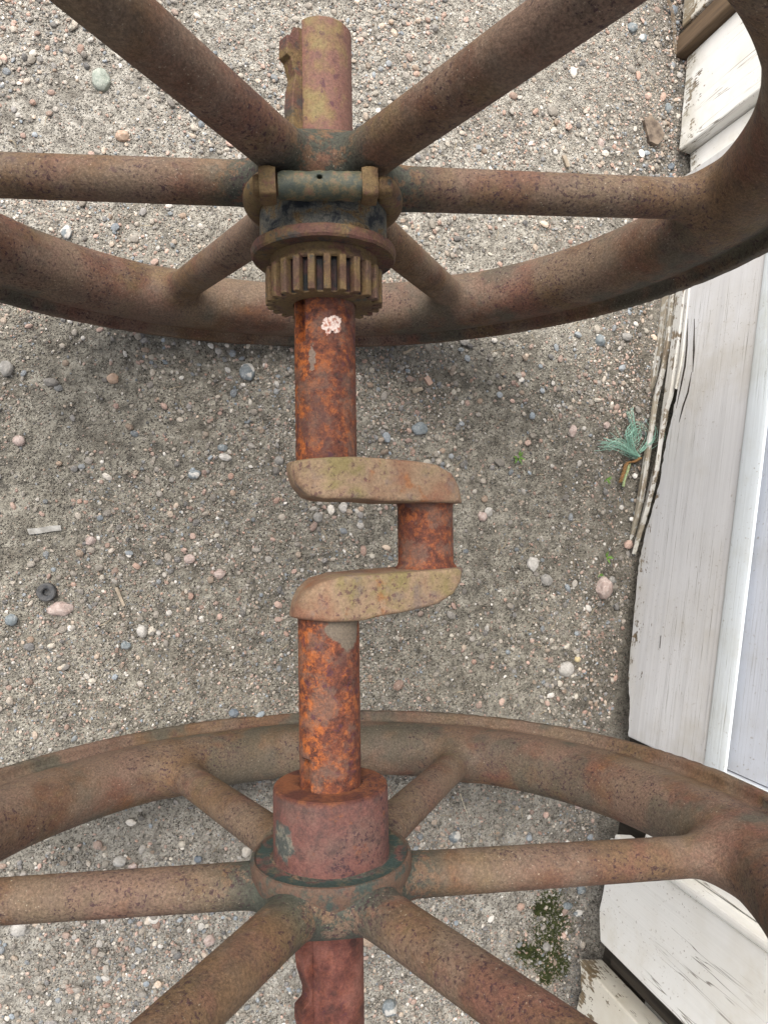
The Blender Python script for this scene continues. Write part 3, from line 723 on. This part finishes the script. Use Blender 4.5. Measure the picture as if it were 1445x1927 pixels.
def scatter(n, smin_, smax_, pw, tmpl, patchy, seed, name, label, flat=.62, jag=.22):
    r = np.random.default_rng(seed)
    x = r.uniform(-1.15, 1.2, n*3); y = r.uniform(-1.55, 1.95, n*3)
    pn = fbm(np.stack([x*3.5, y*3.5, 0*x+seed], -1), 3); left = np.clip(.45-.35*x, 0, 1)
    mid = np.exp(-((y+.05)/.48)**2)
    pr = np.clip((pn-.36)*3.2, .06, 1)*(1-patchy)+patchy*np.clip((pn-.47)*9, .03, 1)
    nearw = np.clip((x-(WALLX(y)-.42))/.3, 0, 1)
    pr = np.clip(pr*(1-.40*mid)*(.75+.4*left)+.22*nearw+.06, 0, 1)
    ok = (r.random(n*3) < pr) & (x < WALLX(y)+.01)
    if smin_ > .005:                                       # keep clear of the larger litter
        for qx, qy, qr in KEEP:
            q = atz(qx, qy, GZ); ok &= np.hypot(x-q[0], y-q[1]) > qr*.00119
    x, y = x[ok][:n], y[ok][:n]; n = len(x)
    s = smin_*(1-r.random(n)*(1-(smax_/smin_)**(-pw)))**(-1/pw)
    T, F = tmpl; k = len(T)
    sc3 = np.stack([s*r.uniform(.8, 1.35, n), s*r.uniform(.7, 1.05, n), s*flat*r.uniform(.7, 1.15, n)], 1)/2
    a = r.uniform(0, 2*np.pi, n); tb = r.normal(0, .25, n)
    rad = 1+(r.random((n, k))-.5)*2*jag
    V = T[None]*rad[..., None]*sc3[:, None]
    V2 = V.copy(); V2[..., 1] = V[..., 1]*np.cos(tb)[:, None]-V[..., 2]*np.sin(tb)[:, None]; V2[..., 2] = V[..., 1]*np.sin(tb)[:, None]+V[..., 2]*np.cos(tb)[:, None]
    ca, sa = np.cos(a)[:, None], np.sin(a)[:, None]
    V = np.stack([V2[..., 0]*ca-V2[..., 1]*sa, V2[..., 0]*sa+V2[..., 1]*ca, V2[..., 2]], -1)
    z = ground_h(x, y)+sc3[:, 2]*r.uniform(.25, .85, n)
    V += np.stack([x, y, z], -1)[:, None]
    FF = (F[None]+(np.arange(n)*k)[:, None, None]).reshape(-1, 3)
    o = mesh_obj(name, V.reshape(-1, 3), FF, M_PEB, smooth=False)
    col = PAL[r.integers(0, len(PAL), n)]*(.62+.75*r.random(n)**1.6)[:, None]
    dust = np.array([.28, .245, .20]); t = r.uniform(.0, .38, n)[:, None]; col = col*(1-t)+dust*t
    dk = 1-.18*np.exp(-((y+.05)/.5)**2)[:, None]*np.ones((1, 3)); col = col*dk  # pebbles take the same painted darkening between the wheels
    at = o.data.color_attributes.new('col', 'FLOAT_COLOR', 'POINT')
    cc = np.ones((n, k, 4), np.float32); cc[..., :3] = col[:, None]; at.data.foreach_set('color', cc.ravel())
    tag(o, label, name.replace('_', ' '), kind='stuff'); return o
scatter(120000, .0028, .0075, 1.6, ICO, .12, 1, 'grit', 'fine grey and tan grit covering the ground')
scatter(17000, .0060, .0175, 2.3, ICO2, .65, 2, 'gravel', 'loose pink grey and blue pebbles strewn over the sandy ground', jag=.14)
scatter(240, .014, .026, 2.6, ICO2, .3, 3, 'pebbles', 'larger scattered rounded pebbles on the sandy ground', jag=.12)

# single stones that stand out
ST = dict(green=((.22, .25, .21), (.35, .37, .32)), pink=((.30, .225, .195), (.44, .36, .32)), orange=((.34, .235, .165), (.42, .31, .235)), blue=((.13, .155, .165), (.22, .24, .245)),
          grey=((.18, .172, .158), (.28, .265, .24)), pale=((.30, .285, .255), (.46, .435, .40)), yellow=((.45, .36, .20), (.55, .46, .28)), dark=((.10, .12, .14), (.17, .19, .21)))
SM = {k: stone_mat(k+'_stone', *v, **({'veins': (.58, .55, .50)} if k == 'blue' else {})) for k, v in ST.items()}
stones = [
 (190, 147, 33, 43, 'green', 'pale green oval stone above the long left spoke of the gear wheel'),
 (230, 255, 26, 21, 'orange', 'small orange-pink stone just above the left spoke of the gear wheel'),
 (465, 701, 30, 34, 'blue', 'square blue-grey stone with white veins left of the orange shaft'),
 (790, 807, 34, 30, 'blue', 'angular blue-grey stone right of the orange shaft above the crank'),
 (366, 893, 26, 18, 'blue', 'flat oval blue-grey stone left of the upper crank web'),
 (113, 1146, 46, 27, 'pink', 'pinkish white pointed stone touching the black rubber ring'),
 (22, 1167, 22, 22, 'blue', 'blue-grey stone left of the pinkish pointed stone'),
 (125, 437, 21, 27, 'blue', 'upright blue-grey stone between left spoke and rim of the gear wheel'),
 (598, 974, 21, 21, 'grey', 'round grey stone just below the left end of the upper crank web'),
 (646, 955, 20, 22, 'pale', 'pale grey pebble under the middle of the upper crank web'),
 (907, 972, 21, 21, 'pink', 'left one of two touching pink stones right of the crank pin'),
 (920, 963, 19, 21, 'pale', 'right one of two touching stones right of the crank pin'),
 (1005, 1062, 28, 34, 'pale', 'pale pink angular stone right of the lower crank web'),
 (1029, 1091, 28, 28, 'grey', 'dull grey stone beside the pale pink angular one'),
 (1140, 1106, 48, 52, 'pink', 'largest pink and grey granite stone close to the door'),
 (1163, 1094, 18, 20, 'grey', 'grey stone leaning on the largest granite stone'),
 (1068, 1260, 36, 34, 'pale', 'whitish green-tinted stone near the rotten end of the door'),
 (1089, 1242, 14, 14, 'yellow', 'tiny yellow stone touching the whitish green-tinted one'),
 (1128, 641, 24, 27, 'blue', 'pale blue stone under the gear wheel rim near the door'),
 (1178, 634, 26, 20, 'grey', 'grey stone between the pale blue stone and the door'),
 (1076, 812, 20, 28, 'pink', 'upright pink stone left of the green frayed twine'),
 (1139, 801, 17, 16, 'pink', 'small pink stone just above the frayed twine'),
 (1099, 1518, 24, 32, 'pink', 'pink stone inside the plain wheel near the dark hole by the wall'),
 (858, 1578, 26, 24, 'blue', 'blue triangular stone right of the round boss'),
 (1104, 1684, 22, 22, 'blue', 'hexagonal blue stone beside the white casing above the moss'),
 (1079, 1717, 24, 17, 'blue', 'flat blue stone at the top of the moss patch'),
 (1100, 1729, 28, 15, 'blue', 'slanting blue slab between moss patch and casing'),
 (1032, 1787, 22, 20, 'grey', 'grey stone in the middle of the moss patch'),
 (734, 1900, 32, 34, 'blue', 'banded blue and white stone below the plain wheel right of the shaft end'),
 (12, 693, 25, 28, 'grey', 'grey-green stone at the left edge below the gear wheel rim'),
 (35, 829, 21, 20, 'pink', 'pinkish stone in the left part midway between the wheels'),
 (413, 1080, 22, 20, 'pink', 'rounded pinkish stone left of the lower crank web'),
 (357, 1052, 21, 18, 'pink', 'brownish pink stone in a dark hollow left of the crank'),
 (268, 1188, 20, 24, 'pale', 'pale elongated stone above the plain wheel rim on the left'),
 (237, 1215, 19, 17, 'blue', 'small blue stone below the pale elongated one'),
 (39, 1748, 33, 27, 'pale', 'round pale stone half under the left spoke of the plain wheel'),
 (395, 1774, 22, 22, 'pink', 'pink stone beside the lower left spoke of the plain wheel'),
 (226, 1622, 24, 20, 'pale', 'whitish lumpy stone above the left spoke of the plain wheel'),
 (251, 1631, 18, 12, 'pink', 'flat pink stone beside the whitish lumpy one'),
 (373, 1616, 15, 14, 'dark', 'dark grey stone left of the round boss above the spoke'),
 (1128, 271, 15, 22, 'pink', 'pink stone near the wooden flake above the right spoke'),
 (1270, 15, 22, 24, 'dark', 'dark blue stone at the foot of the corner board'),
 (1274, 305, 18, 18, 'dark', 'upper of two dark stones under the corner of the casing'),
 (1273, 331, 24, 20, 'dark', 'lower of two dark stones under the corner of the casing'),
 (1190, 52, 27, 22, 'blue', 'bluish stone near the top right between long spoke and wall'),
 (1210, 71, 20, 20, 'blue', 'rounder bluish stone below and right of its bluish neighbour'),
 (1263, 197, 19, 26, 'blue', 'tall bluish stone by the mossy foot of the casing'),
 (170, 1017, 20, 17, 'pink', 'flat pink stone right of the grey wood splinter'),
 (419, 843, 20, 14, 'blue', 'blue stone right above a white and pink one left of the shaft'),
 (424, 861, 25, 15, 'pale', 'white and pink stone left of the shaft below a blue one'),
 (525, 867, 19, 18, 'grey', 'grey stone just left of the upper crank web tip'),
 (213, 712, 22, 20, 'orange', 'tan pink stone under the gear wheel rim on the left'),
 (560, 1894, 14, 14, 'pale', 'pale pebble beside the broken key of the shaft end'),
 (440, 1342, 20, 17, 'dark', 'dark stone touching the top of the plain wheel rim'),
]
for i, (x, y, w, h, m_, lab) in enumerate(stones):
    r = np.random.default_rng(100+i); p = atz(x, y, GZ+.006)
    k = 1.668/FPX*.98; T, F = ICO4; a, b = w*k/2, h*k/2; c = min(a, b)*r.uniform(.62, .82)
    Vn = T.copy()
    for _ in range(9):                                   # chip flat facets off a rounded pebble
        nn = r.normal(size=3); nn /= np.linalg.norm(nn); dd = r.uniform(.74, .93); e = Vn@nn-dd
        Vn = Vn-np.where(e > 0, e, 0)[:, None]*nn*.9
    Vn = Vn*(1+(fbm(T*1.6+i*3.1, 3)-.5)*.35)[:, None]
    Vn = Vn/np.abs(Vn).max(0)*np.array([a, b, c])
    gz = float(ground_h(np.array([p[0]]), np.array([p[1]]))[0])
    o = mesh_obj('stone', Vn, F, SM[m_], loc=(p[0], p[1], gz+c*.35)); o.rotation_euler = (0, 0, r.uniform(-.25, .25))
    tag(o, lab, 'stone', 'larger stones lying on the gravel')

# ------------------------------------------------------------------ small litter
def tube_mesh(paths, rad, seg=5):
    V = []; F = []
    for P in paths:
        P = np.array(P); n = len(P); t = np.gradient(P, axis=0); t /= np.linalg.norm(t, axis=1)[:, None]+1e-9
        up = np.array([0, 0, 1.]); a = np.cross(t, up); a /= np.linalg.norm(a, axis=1)[:, None]+1e-9; b = np.cross(t, a); o = len(V)
        for i in range(n):
            rr = rad*(1-.4*i/n)
            for j in range(seg):
                q = 2*math.pi*j/seg; V.append(P[i]+rr*(math.cos(q)*a[i]+math.sin(q)*b[i]))
        for i in range(n-1):
            for j in range(seg): F.append([o+i*seg+j, o+i*seg+(j+1) % seg, o+(i+1)*seg+(j+1) % seg, o+(i+1)*seg+j])
    return np.array(V), np.array(F)
def gpt(x, y, dz=0.0):
    p = atz(x, y, GZ); p[2] = float(ground_h(np.array([p[0]]), np.array([p[1]]))[0])+dz; return p
def spline(pts, n=14):
    pts = np.array(pts); k = len(pts); out = []
    for u in np.linspace(0, k-1.0001, n):
        i = int(u); f = u-i; p0 = pts[max(i-1, 0)]; p1 = pts[i]; p2 = pts[min(i+1, k-1)]; p3 = pts[min(i+2, k-1)]
        out.append(.5*(2*p1+(p2-p0)*f+(2*p0-5*p1+4*p2-p3)*f*f+(3*p1-p0-3*p2+p3)*f**3))
    return out
# frayed twine
tw = empty('twine', tuple(gpt(1195, 845))); TO = np.array(tw.location)
tag(tw, 'frayed pale green twine with a brown knot lying against the door foot', 'twine')
M_TW = simple('green_twine_fibre', (.36, .56, .45), .7, (.22, .42, .33), 300); M_TWB = simple('brown_stained_twine', (.24, .12, .05), .8, (.13, .08, .03), 200)
paths = []
for k in range(84):
    j = rng.normal(0, 2.2, 2); e = rng.random()
    if k < 26: pts = [(1203, 862), (1190, 850), (1172+8*e, 822), (1178, 812+5*e), (1192, 808), (1197, 822), (1187, 830)]
    elif k < 56: pts = [(1200, 858), (1180, 852), (1158-8*e, 838-8*e), (1148-22*e, 812+36*e)] if k % 2 else [(1200, 858), (1176, 853), (1150, 846-6*e), (1128-14*e, 834+8*e)]
    elif k < 70: pts = [(1197, 818), (1185, 800), (1175+6*e, 784), (1166+26*e, 770+6*e)]
    else: pts = [(1205, 850), (1214, 835), (1222, 815+16*e), (1216+12*e, 790+20*e)]
    lift = rng.uniform(.004, .026)
    P = [gpt(x+j[0]*(1+.7*i), y+j[1]*(1+.7*i), .012+lift*math.sin(math.pi*(i+.5)/len(pts)))-TO for i, (x, y) in enumerate(pts)]
    paths.append(spline(P))
Vt, Ft = tube_mesh(paths, .0006, 4); mesh_obj('frayed_fibres', Vt, Ft, M_TW, tw)
def strand(pts, turns, rad, off, dz=.016):
    P = np.array(spline([gpt(x, y, dz)-TO for x, y in pts], 50)); out = []
    for k in range(3):
        ph = np.linspace(0, turns*2*math.pi, 50)+k*2.094; Q = P.copy(); Q[:, 0] += off*np.cos(ph); Q[:, 2] += off*np.sin(ph); out.append(Q)
    return tube_mesh(out, rad, 6)
v, f = strand([(1204, 862), (1196, 868), (1180, 872), (1172, 888), (1163, 908)], 4, .0032, .003); mesh_obj('knot', v, f, M_TWB, tw)
v, f = strand([(1186, 872), (1183, 885), (1178, 900), (1174, 915)], 4, .0026, .0024, .013); mesh_obj('cord_end', v, f, simple('faded_green_cord', (.32, .42, .24), .8, (.25, .26, .12), 200), tw)

# rubber ring
wr = lathe('rubber_ring', [(.007, -.004), (.0075, .004), (.010, .0062), (.0165, .0070), (.0188, .005), (.0192, -.005)], simple('old_black_rubber', (.045, .047, .05), .6, (.09, .088, .085), 120), None, seg=48, wob=.0006)
wr.data.transform(Matrix.Rotation(R_(90), 4, 'X')); p = gpt(89, 1114, .006); wr.location = p; wr.rotation_euler = (.08, -.1, 0)
tag(wr, 'small black rubber ring lying among pebbles at the left', 'rubber ring')
# wood chips
def chip(pts, th, mat, label, cat='wood chip', name='wood_chip', seed=0):
    c = np.mean(pts, 0); o0 = gpt(*c, .004); P = polyline([tuple(p) for p in pts]+[tuple(pts[0])], 3, 1.6, seed)[:-1]
    top = [gpt(x, y, 0)-o0 for x, y in P]; V = [(a[0], a[1], th) for a in top]+[(a[0], a[1], -.003) for a in top]; k = len(P)
    F = [list(range(k)), list(range(2*k-1, k-1, -1))]+[[i, i+k, (i+1) % k+k, (i+1) % k] for i in range(k)]
    o = mesh_obj(name, V, F, mat, loc=tuple(o0), smooth=False)
    bm = bmesh.new(); bm.from_mesh(o.data); bmesh.ops.recalc_face_normals(bm, faces=bm.faces); bm.to_mesh(o.data); bm.free()
    tag(o, label, cat, 'bits of wood lying on the ground'); return o
M_BARK = bare_wood('bark_flake', (.20, .155, .115), (.07, .052, .04))
M_CG = bare_wood('grey_wood_splinter', (.36, .35, .32), (.20, .19, .17))
chip([(52, 995), (115, 988), (117, 998), (56, 1006)], .003, M_CG, 'flat grey wood splinter above the black rubber ring', seed=1)
chip([(772, 734), (790, 729), (794, 735), (776, 742)], .004, M_CHIP, 'pale wood chip right of the orange shaft', seed=2)
chip([(217, 1106), (223, 1104), (237, 1138), (232, 1141)], .003, M_CHIP, 'thin brown wood sliver right of the black rubber ring', seed=3)
chip([(1204, 232), (1216, 222), (1236, 244), (1242, 262), (1230, 278), (1214, 272)], .007, M_BARK, 'broken flake of weathered bark below the corner of the wall', seed=4)
chip([(795, 712), (803, 708), (812, 722), (805, 727)], .006, simple('pink_brick_chip', (.50, .33, .25), .8, (.42, .30, .24)), 'pinkish chip standing beside the pale wood chip', seed=5)
chip([(1052, 300), (1058, 297), (1066, 318), (1060, 320)], .003, M_CHIP, 'short dry twig above the right spoke', seed=6)
chip([(756, 664), (776, 655), (778, 659), (758, 669)], .003, M_CHIP, 'pale stick right of the shaft just below the gear wheel rim', seed=8)
# straw and roots
sp = []; r = np.random.default_rng(77)
for k in range(900):
    x = r.uniform(-1.0, 1.05); y = r.uniform(-1.4, 1.8)
    if x > WALLX(y)-.02: continue
    if r.random() > .25+.75*np.clip((x+.1)*.9, 0, 1): continue
    a = r.uniform(0, 6.28); L = r.uniform(.008, .030); b = r.normal(0, .4); pts = []
    for u in np.linspace(0, 1, 5):
        xx = x+L*u*math.cos(a+b*u); yy = y+L*u*math.sin(a+b*u)
        pts.append((xx, yy, float(ground_h(np.array([xx]), np.array([yy]))[0])+.003+.002*math.sin(3*u)))
    sp.append(pts)
Vs, Fs = tube_mesh(sp, .00075, 4); o = mesh_obj('straw', Vs, Fs, simple('dry_straw', (.46, .38, .26), .8, (.22, .17, .11), 30)); tag(o, 'tiny dry straw and root bits strewn over the gravel', 'straw', kind='stuff')
P = [gpt(x, y, .01) for x, y in [(862, 1490), (868, 1508), (878, 1532)]]; o0 = P[0]
Vs, Fs = tube_mesh([spline([q-o0 for q in P], 8)], .0016, 5); o = mesh_obj('straw_stalk', Vs, Fs, simple('pale_straw', (.62, .55, .42)), loc=tuple(o0)); tag(o, 'single pale straw stalk right of the boss inside the plain wheel', 'straw stalk')
P = [gpt(x, y, .012) for x, y in [(1246, 0), (1258, 25), (1266, 60), (1268, 100)]]; o0 = P[0]
Vs, Fs = tube_mesh([spline([q-o0+np.array([k*.004, 0, 0]) for q in P], 10) for k in range(3)], .0012, 5); o = mesh_obj('dry_twig', Vs, Fs, simple('brown_stalks', (.24, .18, .12)), loc=tuple(o0)); tag(o, 'thin dry stalks along the foot of the wall corner board', 'twig')

# moss
r = np.random.default_rng(9); V = []; F = []
cen = [(1040, 1700, 22), (1055, 1740, 30), (1030, 1770, 34), (1010, 1800, 28), (1045, 1800, 26), (985, 1790, 16), (1060, 1830, 22), (1030, 1840, 16), (1020, 1715, 14)]
for k in range(22000):
    c = cen[r.integers(len(cen))]; x, y = c[0]+r.normal(0, c[2]*.5), c[1]+r.normal(0, c[2]*.5)
    q = gpt(x, y)
    if q[0] > WALLX(q[1])-.01 or vnoise(np.array([x/5., y/5., 0])) < .30: continue
    b = len(V); a = r.uniform(0, 6.28); L = r.uniform(.002, .005); u = np.array([math.cos(a), math.sin(a), 0]); s = np.array([-u[1], u[0], 0])
    V += [q-s*.0012, q+s*.0012, q+u*L*r.uniform(.2, .9)+np.array([0, 0, L*r.uniform(.7, 1.4)])]; F.append([b, b+1, b+2])
o = mesh_obj('moss', np.array(V), np.array(F), simple('green_moss', (.075, .088, .028), .9, (.04, .05, .018), 90), smooth=False); tag(o, 'dark green moss patch between the stones by the lower casing', 'moss', kind='stuff')
# weed sprouts
M_W = simple('weed_leaf', (.13, .24, .045), .6, (.08, .16, .03))
for i, (x, y, n_, sz, lab) in enumerate([(1145, 1050, 11, .012, 'tiny bright green weed just above the largest granite stone'), (972, 862, 12, .014, 'small dull green weed tuft right of the upper crank web'), (1128, 1082, 7, .008, 'green seedling at the left foot of the granite stone'), (1138, 902, 8, .010, 'small weed sprout below the frayed twine')]):
    q = gpt(x, y); V = []; F = []; r = np.random.default_rng(50+i)
    for k in range(n_):
        a = r.uniform(0, 6.28); L = sz*r.uniform(.7, 1.6); u = np.array([math.cos(a), math.sin(a), 0]); s = np.array([-u[1], u[0], 0])*L*.12; b = len(V)
        h_ = r.uniform(.3, .9)
        V += [-s*.4, s*.4, u*L*.5+s+np.array([0, 0, L*h_*.7]), u*L*.5-s+np.array([0, 0, L*h_*.7]), u*L+np.array([0, 0, L*h_])]
        F += [[b, b+1, b+2, b+3], [b+3, b+2, b+4]]
    o = mesh_obj('weed', V, F, M_W, loc=tuple(q), smooth=False); tag(o, lab, 'weed', 'weed sprouts in the soil')
